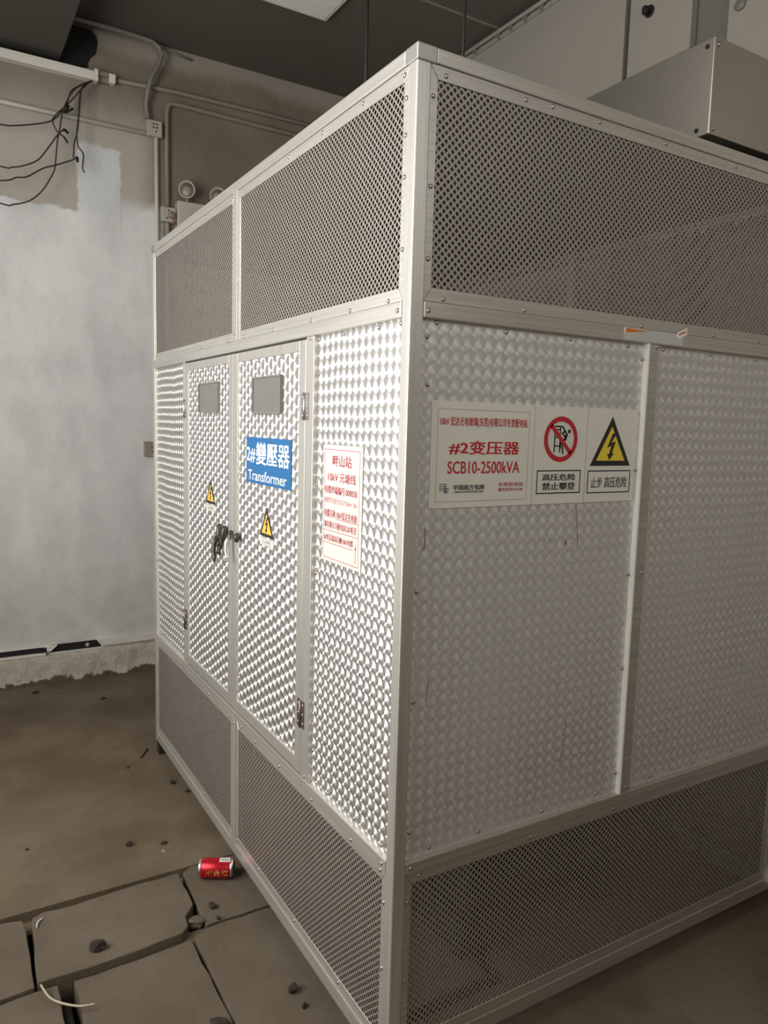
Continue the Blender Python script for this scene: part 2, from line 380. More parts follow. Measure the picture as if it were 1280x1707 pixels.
for y in (2.25, 2.05, 1.95, 1.84, 1.72, 1.55):
    MB().prism([(y-.014, 3.60), (y+.014, 3.60), (y+.006, 3.578), (y-.006, 3.574)], lambda a, b, d: (XP-d, a, b), 0.0, .020).build('clip', M_groove, cd)

# ceiling joint strips, lamp, rods
tag(MB().box(.55, XP, 2.058, 2.072, ZC-.004, ZC-.0005).build('ceiling_joint_strip', simple('joint_filler', (.24, .21, .18), .8)), 'thin pale joint strip across the dark ceiling boards', 'strip')
lm = empty('ceiling_lamp', (.71, 1.9, ZC), 'flat white rectangular lamp set against the dark ceiling', 'lamp')
MB().box(.41, 1.012, 1.28, 2.485, ZC-.022, ZC-.001).build('lamp_housing', simple('white_lamp_housing', (.72, .69, .62), .5), lm, .003)
MB().box(.43, .992, 1.30, 2.465, ZC-.026, ZC-.022).build('diffuser', simple('opal_diffuser', (.86, .83, .76), .4), lm)
M_rod = simple('dark_hanger_rod', (.028, .025, .023), .55, .5)
for (x, y, lab) in ((.549, 1.2, 'thin dark hanger rod left of the enclosure corner, from ceiling to enclosure roof'), (.757, .9, 'thin dark hanger rod nearest the partition, from ceiling to enclosure roof')):
    r = empty('hanger_rod', (x, y, 2.26), lab, 'rod', 'hanger rods from the ceiling')
    MB().tube([(x, y, 2.262), (x, y, ZC)], .0058, 8).build('rod', M_rod, r)
    MB().lathe((x, y, 2.262), (0, 0, 1), [(0, .016), (.006, .016), (.006, .010), (.016, .010)], 6, False).build('nut', M_rod, r)

# ------------------------------------------------------------------ the transformer enclosure
L, W, Z0, Z1 = 2.07, 1.45, .06, 2.26
ZB1, ZB2 = .10, .136            # bottom rail top, bottom trim top
ZL0, ZL1, ZL2 = .515, .540, .566  # lower rail: trim bottom, joint, rail top
ZU0, ZU1, ZU2 = 1.744, 1.777, 1.803
ZT0, ZT1 = 2.203, 2.231
PW = .032
enc = empty('transformer_enclosure', (W/2, L/2, 0), 'large silver transformer enclosure of perforated and engine-turned metal sheets', 'enclosure')
for name, x0, x1, y0, y1 in (('near', 0, PW, 0, PW), ('far', 0, PW, L-PW, L), ('r', W-PW, W, 0, PW), ('rb', W-PW, W, L-PW, L)):
    MB().box(x0, x1, y0, y1, Z0, ZT1-.002).build('corner_post', M_alu_v, enc, .0025)
for x0, x1, y0, y1 in ((-.0008, .046, -.0008, .046), (-.0008, .046, L-.046, L+.0008), (W-.046, W+.0008, -.0008, .046), (W-.046, W+.0008, L-.046, L+.0008)):
    MB().box(x0, x1, y0, y1, ZT1-.002, Z1+.0006).build('corner_cap', M_cap, enc, .0025)
def rails(name, z0, z1, inset, dep=.03, out=0.0):
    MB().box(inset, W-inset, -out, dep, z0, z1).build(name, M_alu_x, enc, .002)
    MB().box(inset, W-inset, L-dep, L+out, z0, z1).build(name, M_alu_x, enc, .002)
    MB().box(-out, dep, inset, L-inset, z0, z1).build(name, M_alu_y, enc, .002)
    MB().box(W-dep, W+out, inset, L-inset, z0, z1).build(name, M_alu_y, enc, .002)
rails('top_rail', ZT1, Z1, .046)
rails('middle_rail', ZU0, ZU1, PW+.0006, .03, .0015)
rails('middle_rail', ZL1, ZL2, PW+.0006, .03, .0015)
rails('bottom_rail', Z0, ZB1, PW, .03)
MB().box(.02, W-.02, .02, L-.02, 2.236, 2.246).build('roof_panel', M_roofs, enc)
for x in (.0, W-.05):
    for y in ((.06, L-.05) if x == 0 else (.06, 1.0, L-.05)):
        MB().box(x+.004, x+.044, y, y+.04, 0, Z0).build('foot', M_dark, enc)
# steel posts between bays on the door side
for z0, z1 in ((ZU1, ZT1), (ZB1, ZL1)):
    MB().box(-.001, .028, 1.003, 1.040, z0, z1).build('mullion', M_alu_v, enc, .002)
    MB().box(W-.028, W+.001, 1.003, 1.040, z0, z1).build('mullion', M_alu_v, enc, .002)
MB().box(-.0005, .028, .440, .486, ZL2, ZU0).build('mullion', M_alu_v, enc, .002)
MB().box(-.0005, .028, 1.578, 1.604, ZL2, ZU0).build('mullion', M_alu_v, enc, .002)
MB().box(.709, .746, -.001, .028, ZL2, ZU0).build('mullion', M_alu_x, enc, .002)

MB().box(.7035, .7090, -.003, .011, ZL2, ZU0).build('lit_edge_strip', simple('pale_lit_edge', (.85, .83, .77), .45), enc)  # added pale strip paints the brightly lit side face of the mullion

def holes(mp, ua, ub, va, vb, P=.0168, hh=.35):
    """perforated sheet: lattice of square holes standing on their corners"""
    mb = MB(); H = P/2; hu = P*hh*.95; hv = P*hh*1.05; vs = mb.v; fs = mb.f
    nu = int((ub-ua)/P)+1; nv = int((vb-va)/P)+1; th = .0009
    for j in range(2*nv+1):
        for i in range(nu+1):
            cu = ua + i*P + (H if j % 2 else 0); cv = va + j*H
            if cu > ub+.004 or cv > vb+.004: continue
            b = len(vs)
            for du, dv in ((H, 0), (0, H), (-H, 0), (0, -H)): vs.append(mp(cu+du, cv+dv, 0.0))
            for du, dv in ((hu, 0), (0, hv), (-hu, 0), (0, -hv)): vs.append(mp(cu+du, cv+dv, 0.0))
            for du, dv in ((hu, 0), (0, hv), (-hu, 0), (0, -hv)): vs.append(mp(cu+du, cv+dv, -th))
            for k in range(4):
                q = (k+1) % 4
                fs.append((b+k, b+q, b+4+q, b+4+k)); fs.append((b+4+k, b+4+q, b+8+q, b+8+k))
    mb.sm = [False]*len(fs)
    me = bpy.data.meshes.new('mesh_panel'); me.from_pydata(vs, [], fs); me.materials.append(M_mesh)
    return link('mesh_panel', me, enc)
def trim_frame(mp, ua, ub, va, vb, t, tb, parent, mat, d0, d1, gap=.0006):
    """four mitred flat strips around ua..ub, va..vb (outer edge)"""
    mb = MB()
    for poly in ([(ua, va), (ub, va), (ub-t, va+tb), (ua+t, va+tb)], [(ua, vb), (ua+t, vb-tb), (ub-t, vb-tb), (ub, vb)],
                 [(ua, va+gap), (ua+t-gap, va+tb), (ua+t-gap, vb-tb), (ua, vb-gap)], [(ub, va+gap), (ub, vb-gap), (ub-t+gap, vb-tb), (ub-t+gap, va+tb)]):
        mb.prism(poly, mp, d0, d1)
    return mb.build('mesh_frame', mat, parent, .0008, 1)
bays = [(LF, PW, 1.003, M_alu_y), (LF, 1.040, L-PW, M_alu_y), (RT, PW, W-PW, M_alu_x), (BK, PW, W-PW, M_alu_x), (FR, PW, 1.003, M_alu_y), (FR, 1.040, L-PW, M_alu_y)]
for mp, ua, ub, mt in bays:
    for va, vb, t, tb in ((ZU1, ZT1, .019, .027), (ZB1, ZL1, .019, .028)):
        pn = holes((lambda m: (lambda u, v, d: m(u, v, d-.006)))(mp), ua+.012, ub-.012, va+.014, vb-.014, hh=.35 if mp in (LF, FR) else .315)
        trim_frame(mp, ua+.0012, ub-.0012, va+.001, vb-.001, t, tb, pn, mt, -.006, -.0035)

# engine-turned sheets (set back behind the posts)
def sheet(mp, ua, ub, va, vb, mat, name='steel_panel', parent=None, d=-.011):
    return slab(MB(), mp, ua, ub, va, vb, d-.0015, d).build(name, mat, parent or enc)
sheet(LF, PW-.006, .444, ZL2-.004, ZU0+.004, M_swL)
sheet(LF, 1.598, L-PW+.006, ZL2-.004, ZU0+.004, M_swL)
sheet(RT, PW-.006, .712, ZL2-.004, ZU0+.004, M_swR)
sheet(RT, .744, W-PW+.006, ZL2-.004, ZU0+.004, M_swR)
sheet(BK, PW-.006, W-PW+.006, ZL2-.004, ZU0+.004, M_swR)
sheet(FR, PW-.006, L-PW+.006, ZL2-.004, ZU0+.004, M_swL)
# two door leaves
def door(u0_, u1_, v0, v1, fl_, fr_, win, hinge_u, sgn):
    dsh = sheet(LF, u0_+fl_-.004, u1_-fr_+.004, v0+.032, v1-.024, M_swD, 'door', enc, -.006)
    fm = MB()
    slab(fm, LF, u0_, u0_+fl_, v0, v1, -.030, .0); slab(fm, LF, u1_-fr_, u1_, v0, v1, -.030, .0)
    slab(fm, LF, u0_+fl_, u1_-fr_, v1-.028, v1, -.030, -.0002); slab(fm, LF, u0_+fl_, u1_-fr_, v0, v0+.036, -.030, -.0002)
    fm.build('door_frame', M_alu_v, dsh, .0015)
    ua, ub, va, vb = win
    wm = MB(); t = .005
    for a in ((ua, ub, va, va+t), (ua, ub, vb-t, vb), (ua, ua+t, va+t, vb-t), (ub-t, ub, va+t, vb-t)): slab(wm, LF, *a, -.006, .004)
    wm.build('window_seal', M_rim, dsh, .001)
    slab(MB(), LF, ua+t, ub-t, va+t, vb-t, -.006, .0005).build('inspection_window', M_pane, dsh)
    for (va, vb, mt) in ((1.533, 1.603, M_hinge), (.706, .782, M_hingeb)):
        hm = MB(); slab(hm, LF, hinge_u-.022, hinge_u-.003, va, vb, 0, .0022); slab(hm, LF, hinge_u+.003, hinge_u+.022, va, vb, 0, .0022)
        hm.tube([LF(hinge_u, va, .003), LF(hinge_u, vb, .003)], .0042, 10)
        hg = hm.build('hinge', mt, dsh)
        for su in (-.013, .013):
            for k in (.16, .5, .84):
                MB().lathe(LF(hinge_u+su, va+(vb-va)*k, .002), (-1, 0, 0), [(0, .0042), (.0012, .0042), (.002, .0025)], 10).build('screw', M_hinge, dsh)
    return dsh
d_near = door(.4885, 1.0355, ZL2+.006, ZU0-.006, .040, .040, (.649, .862, 1.549, 1.657), .487, 1)
d_far = door(1.0390, 1.5755, ZL2+.006, ZU0-.006, .040, .032, (1.186, 1.397, 1.552, 1.657), 1.577, -1)
# lever latches beside the meeting edge of the doors
def latch(dsh, u, v, su, plate):
    m = MB()
    if plate:   # bow-shaped backplate with ring and crossed keys-like tabs
        for k in (-1, 1):
            m.tube([LF(u+.026*k, v+.048, .004), LF(u+.027*k, v+.03, .007), LF(u+.021*k, v+.012, .008), LF(u+.023*k, v-.012, .007)], [.006, .0095, .0105, .008], 10)
        slab(m, LF, u-.022, u+.022, v+.004, v+.034, .0, .009)
        m.tube([LF(u+.016*math.cos(a*.5236), v-.012+.018*math.sin(a*.5236), .012) for a in range(13)], .0055, 8, False)
        m.tube([LF(u+.013, v-.022, .014), LF(u-.010, v-.052, .016)], .0055, 8).tube([LF(u-.011, v-.024, .014), LF(u+.012, v-.050, .016)], .0055, 8)
    else:
        for k in (-1, 1):
            m.tube([LF(u+.030*k, v+.018, .003), LF(u+.031*k, v+.004, .010), LF(u+.030*k, v-.010, .008)], [.006, .0085, .006], 10)
        slab(m, LF, u-.030, u+.030, v-.006, v+.010, .002, .014)
    o = m.build('door_handle', M_bronze, dsh)
    lv = MB(); ul = u + su
    lv.tube([LF(ul, v+.004, .012), LF(ul+.001, v-.020, .024), LF(ul-.002, v-.045, .026), LF(ul-.006, v-.066, .024), LF(ul-.014, v-.076, .028), LF(ul-.022, v-.072, .032)], [.008, .0085, .0075, .007, .006, .004], 10)
    lv.build('lever', M_bronze if plate else M_hinge, dsh)
latch(d_far, 1.128, 1.130, .026, True)
latch(d_near, 1.005, 1.152, .022, False)

# screws: dome heads on sheets, rails and strips
def screw(mp, u, v, d, ax):
    MB().lathe(mp(u, v, d), ax, [(0, .0052), (.0008, .0052), (.0024, .0042), (.0034, .002)], 10).build('screw', M_screw, enc)
AX, AY = (-1, 0, 0), (0, -1, 0)
for u, v in ((.05, 1.735), (.14, 1.735), (.30, 1.735), (.43, 1.735), (.045, 1.62), (.045, 1.16), (.045, .90), (.432, 1.65), (.432, 1.37), (.432, 1.14), (.432, .66), (.07, .580), (.20, .580), (.34, .580)):
    screw(LF, u, v, -.011, AX)
for u, v in ((1.66, 1.735), (1.95, 1.735), (2.03, 1.35), (2.03, .9)): screw(LF, u, v, -.011, AX)
for u, v in ((.535, 1.695), (.66, 1.706), (.83, 1.706), (.98, 1.695), (1.10, 1.70), (1.28, 1.706), (1.50, 1.70), (.985, 1.62), (.985, 1.36), (.985, .70), (.985, .66), (.74, .640), (.90, .640), (1.13, .640), (1.30, .640)):
    screw(LF, u, v, -.006, AX)
for u, v in ((.05, 2.216), (.22, 2.22), (.42, 2.22), (.62, 2.22), (.83, 2.22), (.99, 2.216), (1.06, 2.216), (1.32, 2.22), (1.60, 2.22), (1.90, 2.22),
             (.09, 1.784), (.26, 1.784), (.47, 1.784), (.72, 1.784), (.95, 1.784), (1.08, 1.784), (1.10, 1.784), (1.38, 1.784), (1.70, 1.784), (1.92, 1.784),
             (.041, 2.17), (.041, 2.10), (.041, 1.88), (.041, 2.02), (.06, .528), (.20, .528), (.42, .528), (.64, .528), (.83, .528), (.96, .528), (1.07, .528), (1.30, .528), (1.55, .528), (1.90, .528),
             (.042, .46), (.042, .30), (.25, .118), (.52, .118), (.80, .118), (.99, .118), (1.35, .118)):
    screw(LF, u, v, -.0035, AX)
screw(LF, .045, 1.759, .0015, AX); screw(LF, .048, .552, .0015, AX); screw(LF, .462, 1.738, 0, AX); screw(LF, .462, .575, 0, AX); screw(LF, 1.02, 1.80, .001, AX); screw(LF, 1.02, .522, .001, AX)
for u, v in ((.05, 1.708), (.073, 1.738), (.055, 1.611), (.045, 1.174), (.045, .93), (.045, .63), (.259, 1.735), (.45, 1.735), (.644, 1.735), (.698, 1.706), (.698, 1.43), (.698, 1.16), (.698, .91), (.698, .622),
             (.10, .580), (.24, .580), (.44, .580), (.63, .580), (.775, 1.735), (.962, 1.735), (1.164, 1.735), (1.36, 1.735), (.752, 1.706), (.752, 1.164), (.752, .91), (.752, .63), (.84, .580), (1.02, .580), (1.2, .580)):
    screw(RT, u, v, -.011, AY)
for u, v in ((.07, 2.214), (.277, 2.218), (.354, 2.222), (.498, 2.222), (.724, 2.222), (1.0, 2.222), (1.25, 2.222), (.041, 2.17), (.041, 1.86), (.041, 2.0), (.082, 1.785), (.30, 1.785), (.68, 1.785), (.96, 1.785), (1.16, 1.785),
             (.07, .526), (.40, .526), (.69, .526), (1.0, .526), (.041, .47), (.041, .28)):
    screw(RT, u, v, -.0035, AY)
screw(RT, .043, 1.758, .0015, AY); screw(RT, .045, .553, .0015, AY); screw(RT, .735, 1.738, .001, AY); screw(RT, .737, 1.164, .001, AY); screw(RT, .728, .58, .001, AY)
# white fixing lug at the foot of the far right corner
MB().box(W-.004, W+.05, -.018, .004, .078, .125).build('fixing_lug', simple('white_lug', (.75, .73, .68), .5), enc, .002)

# ------------------------------------------------------------------ added transformer, blocking light inside so the holes read black
M_resin = simple('dark_cast_resin', (.035, .030, .027), .5); M_core = simple('black_core_steel', (.02, .019, .018), .6)
tr = empty('added_transformer', (.72, 1.03, 0), 'dark cast resin transformer added inside to block light behind the perforated sheets', 'transformer')
MB().box(.45, 1.0, .30, 1.78, .12, .30).box(.45, 1.0, .30, 1.78, 1.58, 1.76).box(.52, .93, .34, 1.74, .30, 1.58).build('core', M_core, tr, .01)
for y in (.55, 1.04, 1.53):
    MB().lathe((.725, y, .36), (0, 0, 1), [(0, .22), (.02, .235), (1.14, .235), (1.16, .22)], 36).build('coil', M_resin, tr)
for x in (.42, .98): MB().box(x, x+.06, .28, 1.80, 0, .12).build('skid', M_core, tr)
# ------------------------------------------------------------------ signs
SD = .0105  # signs lie on the sheets, just behind the front of the posts
def tri_emblem(mp, ua, ub, vt, vb, d, parent, mats, bolt=True):
    uc = (ua+ub)/2
    MB().prism([(ua, vb), (ub, vb), (uc, vt)], mp, d-.0004, d).build('triangle', mats[0], parent)
    h = vt-vb; a = .13
    in_ = lambda u, v: (uc+(u-uc)*(1-2*a*1.12), vb+.105*h+(v-vb)*(1-.105-.21))
    MB().prism([in_(ua, vb), in_(ub, vb), in_(uc, vt)], mp, d, d+.0004).build('triangle_field', mats[1], parent)
    w = ub-ua
    pts = [(.52, .66), (.40, .37), (.50, .41), (.455, .24), (.405, .25), (.462, .115), (.575, .26), (.52, .25), (.60, .50), (.49, .465), (.62, .66)]
    MB().prism([(ua+w*a_, vb+h*b_) for a_, b_ in pts], mp, d+.0004, d+.0008).build('lightning_bolt', mats[0], parent)
def outline(mp, ua, ub, va, vb, t, d, mat, parent, name='border'):
    m = MB(); s = 1 if ub > ua else -1
    for a in ((ua, ub, va, va+t), (ua, ub, vb-t, vb), (ua, ua+s*t, va+t, vb-t), (ub-s*t, ub, va+t, vb-t)): slab(m, mp, *a, d-.0003, d+.0001)
    return m.build(name, mat, parent)

# cream rating sign on the plain side
sg = empty('rating_sign', (.38, 0, 1.35), 'long cream sign with red rating text and two danger pictograms', 'sign')
face = slab(MB(), RT, .0665, .692, 1.3515, 1.5795, -.0109, -.0085).build('sign_plate', M_white2, sg, .0006, 1)
D = -.0083
outline(RT, .0825, .3365, 1.3650, 1.5635, .0011, D, M_line, sg)
for x in (.3522, .5198): slab(MB(), RT, x-.0006, x+.0006, 1.3525, 1.5785, D-.0003, D).build('dividing_line', M_line, sg)
text('10kV 宏达光电玻璃(东莞)有限公司专变配电站', RT, .0887, .330, 1.525, 1.5475, D, M_red, sg, .022)
text('#2变压器', RT, .1135, .3093, 1.467, 1.497, D, M_red, sg, .03)
text('SCB10-2500kVA', RT, .1115, .312, 1.4255, 1.4525, D, M_red, sg, .018)
text('中国南方电网', RT, .1291, .2127, 1.3895, 1.4021, D, M_black, sg, .03)
text('CHINA SOUTHERN POWER GRID', RT, .1297, .2104, 1.3838, 1.3882, D, M_black, sg, .01)
text('东莞供电局', RT, .2526, .3244, 1.3957, 1.4050, D, M_red, sg, .012)
text('服务热线:95598', RT, .2533, .3240, 1.3850, 1.3930, D, M_red, sg, .012)
lg = MB()   # grid emblem: five level bars crossed by an upright and a leaning stroke
for i, (a, b) in enumerate(((.0, .60), (.03, .62), (.0, 1.0), (.55, 1.0), (.5, .96))):
    v = 1.4035-.0045*i; slab(lg, RT, .0913+.026*a, .0913+.026*b, v-.0013, v+.0004, D-.0003, D)
slab(lg, RT, .1057, .1072, 1.3845, 1.4048, D-.0003, D+.0001); slab(lg, RT, .1087, .1104, 1.3845, 1.4030, D-.0003, D+.0001)
slab(lg, RT, .0913, .1060, 1.3893, 1.3907, D-.0003, D)
lg.build('emblem', M_navy, sg)
# no-climbing pictogram
uc, vc, ru = .4352, 1.5037, .0530
def ring(mp, uc, vc, r1, r2, d, n=48):
    m = MB(); vs = []; 
    for k in range(n):
        a = 2*math.pi*k/n; vs += [mp(uc+r1*math.cos(a), vc+r1*math.sin(a), d), mp(uc+r2*math.cos(a), vc+r2*math.sin(a), d)]
    m.add(vs, [(2*k, 2*((k+1) % n), 2*((k+1) % n)+1, 2*k+1) for k in range(n)]); return m
MB().prism([(uc+.05*math.cos(2*math.pi*k/40), vc+.05*math.sin(2*math.pi*k/40)) for k in range(40)], RT, D-.0003, D).build('pictogram_field', M_white, sg)
fg = MB()   # figure on a ladder frame
def bar(m, mp, a, b, w, d):
    a = Vector(a); b = Vector(b); t = (b-a).normalized(); nrm = Vector((-t.y, t.x))*w/2
    m.prism([tuple(a+nrm), tuple(a-nrm), tuple(b-nrm), tuple(b+nrm)], mp, d-.0003, d)
pp = lambda x, y: (uc + (x-801)*.000596, vc - (y-295)*.000436)
for a, b, w in (((768, 226), (768, 365), .0035), ((796, 228), (797, 365), .0035), ((768, 245), (798, 245), .003), ((768, 285), (798, 285), .003), ((768, 332), (798, 332), .003),
                ((770, 226), (808, 228), .0035), ((806, 226), (832, 270), .0042), ((832, 266), (822, 300), .0075), ((824, 292), (806, 318), .0065), ((808, 312), (815, 374), .0045), ((800, 312), (800, 345), .0045), ((806, 262), (826, 250), .004), ((806, 262), (826, 285), .004)):
    bar(fg, RT, pp(*a), pp(*b), w, D+.0003)
fg.prism([(pp(844, 252)[0]+.0048*math.cos(k*.4488), pp(844, 252)[1]+.0048*math.sin(k*.4488)) for k in range(14)], RT, D, D+.0003)
fg.build('climbing_figure', M_black, sg)
ring(RT, uc, vc, .0415, ru, D+.0008).build('prohibition_ring', M_red, sg)
br = MB(); bar(br, RT, (uc-.0325, vc+.0325), (uc+.0325, vc-.0325), .0098, D+.0008); br.build('prohibition_bar', M_red, sg)
for (a, b, c_, d_) in ((.3655, .5055, 1.3758, 1.4313), (.5290, .6787, 1.3737, 1.4296)):
    outline(RT, a, b, c_, d_, .0028, D, M_black, sg, 'text_box')
text('高压危险', RT, .3828, .4888, 1.4065, 1.4228, D, M_black, sg, .03); text('禁止攀登', RT, .3833, .4892, 1.3842, 1.4022, D, M_black, sg, .03)
tri_emblem(RT, .5345, .6750, 1.5615, 1.4406, D, sg, (M_black, M_yellow))
text('止步 高压危险', RT, .5415, .6672, 1.3865, 1.4135, D, M_black, sg, .012)

# blue transformer sign on the near door
bs = empty('blue_sign', (0, .752, 1.34), 'blue sign with white Transformer lettering on the near door leaf', 'sign')
slab(MB(), LF, .583, .9215, 1.3405, 1.4790, -.0059, -.0028).build('sign_plate', M_blue, bs, .0006, 1)
text('2#', LF, .9175, .845, 1.402, 1.449, -.0026, M_paper, bs, .02)
text('變壓器', LF, .838, .590, 1.3985, 1.4655, -.0026, M_paper, bs, .022)
text('Transformer', LF, .9045, .6085, 1.3490, 1.3800, -.0026, M_paper, bs, .012, serif=True)

# white cable sign on the panel by the corner
ws = empty('cable_sign', (0, .295, 1.18), 'tall white sign of red cable data between the doors and the corner post', 'sign')
slab(MB(), LF, .1935, .3945, 1.1850, 1.4740, -.0109, -.0085).build('sign_plate', M_white, ws, .0006, 1)
outline(LF, .3880, .2055, 1.1925, 1.4635, .0014, D, M_redp, ws)
text('畔山站', LF, .3435, .2460, 1.4220, 1.4500, D, M_redp, ws, .012)
text('10kV 元塘线', LF, .3660, .2237, 1.3845, 1.4085, D, M_redp, ws, .012)
text('电缆终端编号:00005B', LF, .3832, .2163, 1.3545, 1.3742, D, M_redp, ws, .012)
text('电缆型号长度:YJV22-3*120mm² 10m', LF, .3832, .2170, 1.3285, 1.3453, D, M_redp, ws, .0)
text('电缆名称:10kV宏达光电玻', LF, .3832, .2145, 1.2955, 1.3155, D, M_redp, ws, .012)
text('璃有限公司配电房G07柜至', LF, .3830, .2155, 1.2690, 1.2860, D, M_redp, ws, .012)
text('2#变压器高压侧10kV电缆', LF, .3855, .2318, 1.2370, 1.2530, D, M_redp, ws, .012)
for a, b, v in ((.3211, .2095, 1.2940), (.3865, .2078, 1.2625), (.3870, .2312, 1.2310)): slab(MB(), LF, b, a, v-.0007, v+.0007, D-.0003, D).build('underline', M_redp, ws)
ar = MB(); slab(ar, LF, .2180, .2202, 1.2020, 1.2350, D-.0003, D); ar.prism([(.2155, 1.2330), (.2227, 1.2330), (.2191, 1.2460)], LF, D-.0003, D); ar.build('arrow', M_redp, ws)

# small electric shock stickers on both doors
def sticker(ua, ub, vt, vb, v2, lab):
    e = empty('warning_sticker', (0, (ua+ub)/2, v2), lab, 'sticker', 'electric shock stickers on the doors')
    d = -.0055
    slab(MB(), LF, ua, ub, v2, vb-.004, d-.0003, d).build('caption_strip', M_white, e)
    tri_emblem(LF, ub, ua, vt, vb, d+.0004, e, (M_black, M_yellow2))
    outline(LF, ub-.003, ua+.003, v2+.002, vb-.006, .0012, d+.0003, M_line, e, 'caption_border')
    text('当心触电', LF, ub-.020, ua+.020, v2+.0055, vb-.0095, d+.0004, M_line, e, .0)
sticker(.7035, .8105, 1.2760, 1.1880, 1.1610, 'yellow triangle shock sticker on the near door leaf under the blue sign')
sticker(1.2310, 1.3340, 1.3185, 1.2335, 1.2060, 'yellow triangle shock sticker on the far door leaf left of the handles')

# torn sticker remains on the upper rail of the plain side
M_orange = simple('torn_orange_print', (.62, .17, .03), .5, 0, .3, 90); M_scrap = simple('torn_white_paper', (.78, .75, .68), .6)
M_film = simple('old_sticker_film', (.52, .51, .48), .3, 0, .05)
s1 = empty('torn_sticker', (.65, 0, 1.765), 'long torn sticker with orange print on the upper rail, left piece', 'sticker', 'torn stickers on the rail')
slab(MB(), RT, .612, .832, 1.7475, 1.7765, .0016, .0020).build('film', M_film, s1)
MB().prism([(.614, 1.762), (.614, 1.776), (.650, 1.7765), (.700, 1.7745), (.668, 1.7705), (.640, 1.762)], RT, .0020, .0026).build('paper_scrap', M_scrap, s1)
MB().prism([(.618, 1.7645), (.620, 1.775), (.640, 1.7745), (.700, 1.7735), (.664, 1.7695), (.638, 1.7645)], RT, .0026, .0030).build('orange_print', M_orange, s1)
s2 = empty('torn_sticker', (.82, 0, 1.765), 'small torn white and orange sticker scrap on the upper rail, right piece', 'sticker', 'torn stickers on the rail')
MB().prism([(.801, 1.768), (.806, 1.780), (.842, 1.794), (.846, 1.778), (.815, 1.764)], RT, .0026, .0032).build('paper_scrap', M_scrap, s2)
MB().prism([(.812, 1.772), (.813, 1.777), (.838, 1.786), (.838, 1.781)], RT, .0032, .0037).build('orange_print', M_orange, s2)

# rusty drips and scratches on the plain side
M_drip = simple('rusty_drip', (.24, .19, .15), .7, .2, .3, 200)
for pts, w in (([(.498, 1.345), (.503, 1.32), (.508, 1.285), (.512, 1.245)], .0022), ([(.470, 1.262), (.472, 1.250)], .006), ([(.060, 1.31), (.062, 1.285), (.059, 1.262)], .003), ([(.507, .80), (.503, .76), (.498, .72), (.492, .68)], .0018), ([(.085, .98), (.080, .95), (.078, .93)], .0015), ([(.420, 1.268), (.424, 1.252)], .0012)):
    dm = MB()
    for a, b in zip(pts, pts[1:]): bar(dm, RT, a, b, w, -.0107)
    dm.build('drip_stain', M_drip, enc)

# ------------------------------------------------------------------ sheet metal duct over the enclosure
M_duct = simple('dull_galvanised_sheet', (.43, .395, .34), .27, .9, .08, 4, .12)
du = empty('busbar_duct', (1.4, .5, 2.26), 'boxy sheet metal busbar duct running over the enclosure roof to the partition', 'duct')
MB().box(.928, XP-.001, .040, 1.16, 2.300, 2.540).build('duct_body', M_duct, du, .003)
for y in (.12, .55, 1.0):
    MB().box(1.15, 1.35, y, y+.05, 2.261, 2.300).build('bracket', M_dark, du)
for (x, y, z, ax) in ((.928, .062, 2.520, AX), (.928, .078, 2.318, AX), (.945, .040, 2.522, AY), (.945, .040, 2.316, AY)):
    MB().lathe((x, y, z), ax, [(0, .006), (.002, .006), (.003, .003)], 10).build('screw', M_dark if ax == AX else M_screw, du)

# ------------------------------------------------------------------ services on the back wall
M_pvc = simple('grimy_white_pvc', (.42, .375, .30), .5, 0, .12, 18); M_pvcd = simple('dusty_grey_pvc', (.235, .20, .155), .55, 0, .1, 18)
M_pvcw = simple('white_pvc', (.74, .70, .62), .45, 0, .06, 18)
M_cable = simple('grey_flexible_hose', (.20, .185, .165), .5, 0, .15, 40)
M_wire = simple('brown_black_wire', (.030, .021, .018), .5)
yw = YB
ad = empty('air_duct', (-.85, 1.3, 3.42), 'dark sheet metal air duct under the ceiling, entering the black hole in the wall', 'duct')
MB().box(-1.50, -.178, -.9, YB+.025, 3.422, ZC-.01).build('duct_body', simple('dark_duct_sheet', (.075, .070, .058), .6, .2, .1, 3), ad, .004)
for y in (.6, 2.2): MB().box(-1.52, -.172, y, y+.03, 3.418, ZC-.002).build('flange', simple('dark_flange', (.085, .078, .066), .6, .2), ad)
tk = empty('cable_trunking', (-.7, yw, 3.36), 'white square trunking under the black hole with wires hanging from its end', 'trunking')
MB().box(-1.9, -.012, yw-.055, yw-.001, 3.345, 3.392).build('trunk_body', M_pvcw, tk, .003)
MB().box(-.012, .008, yw-.058, yw-.001, 3.342, 3.404).build('end_cap', M_pvcw, tk, .003)
MB().box(.008, .066, yw-.045, yw-.001, 3.378, 3.402).box(.008, .066, yw-.03, yw-.001, 3.352, 3.378).build('open_end', M_pvcd, tk)
MB().box(.066, .100, yw-.050, yw-.001, 3.356, 3.402).build('connector', M_pvcw, tk, .004)
def conduit(name, pts, r, mat, lab, cat='conduit', n=10, clips=()):
    e = empty(name, pts[0], lab, cat); MB().tube(pts, r, n).build('pipe', mat, e)
    for c in clips: MB().box(c[0]-.014, c[0]+.014, yw-.034, yw-.0005, c[1]-.017, c[1]+.017).build('clip', mat, e, .003)
    return e
yc = yw-.016
conduit('conduit_pipe', [(.10, yc, 3.385), (.45, yc, 3.402), (.90, yc, 3.405), (1.78, yc, 3.405)], .0125, M_pvcd, 'upper dusty conduit running right from the white trunking end')
conduit('conduit_pipe', [(.385, yc, 2.755), (.385, yc, 3.19), (.386, yc, 3.27), (.392, yc, 3.310), (.408, yc, 3.330), (.45, yc, 3.336), (.90, yc, 3.328), (1.78, yc, 3.322)], .0135, M_pvcd,
        'lower dusty conduit bending from the wall down to the cracked junction box')
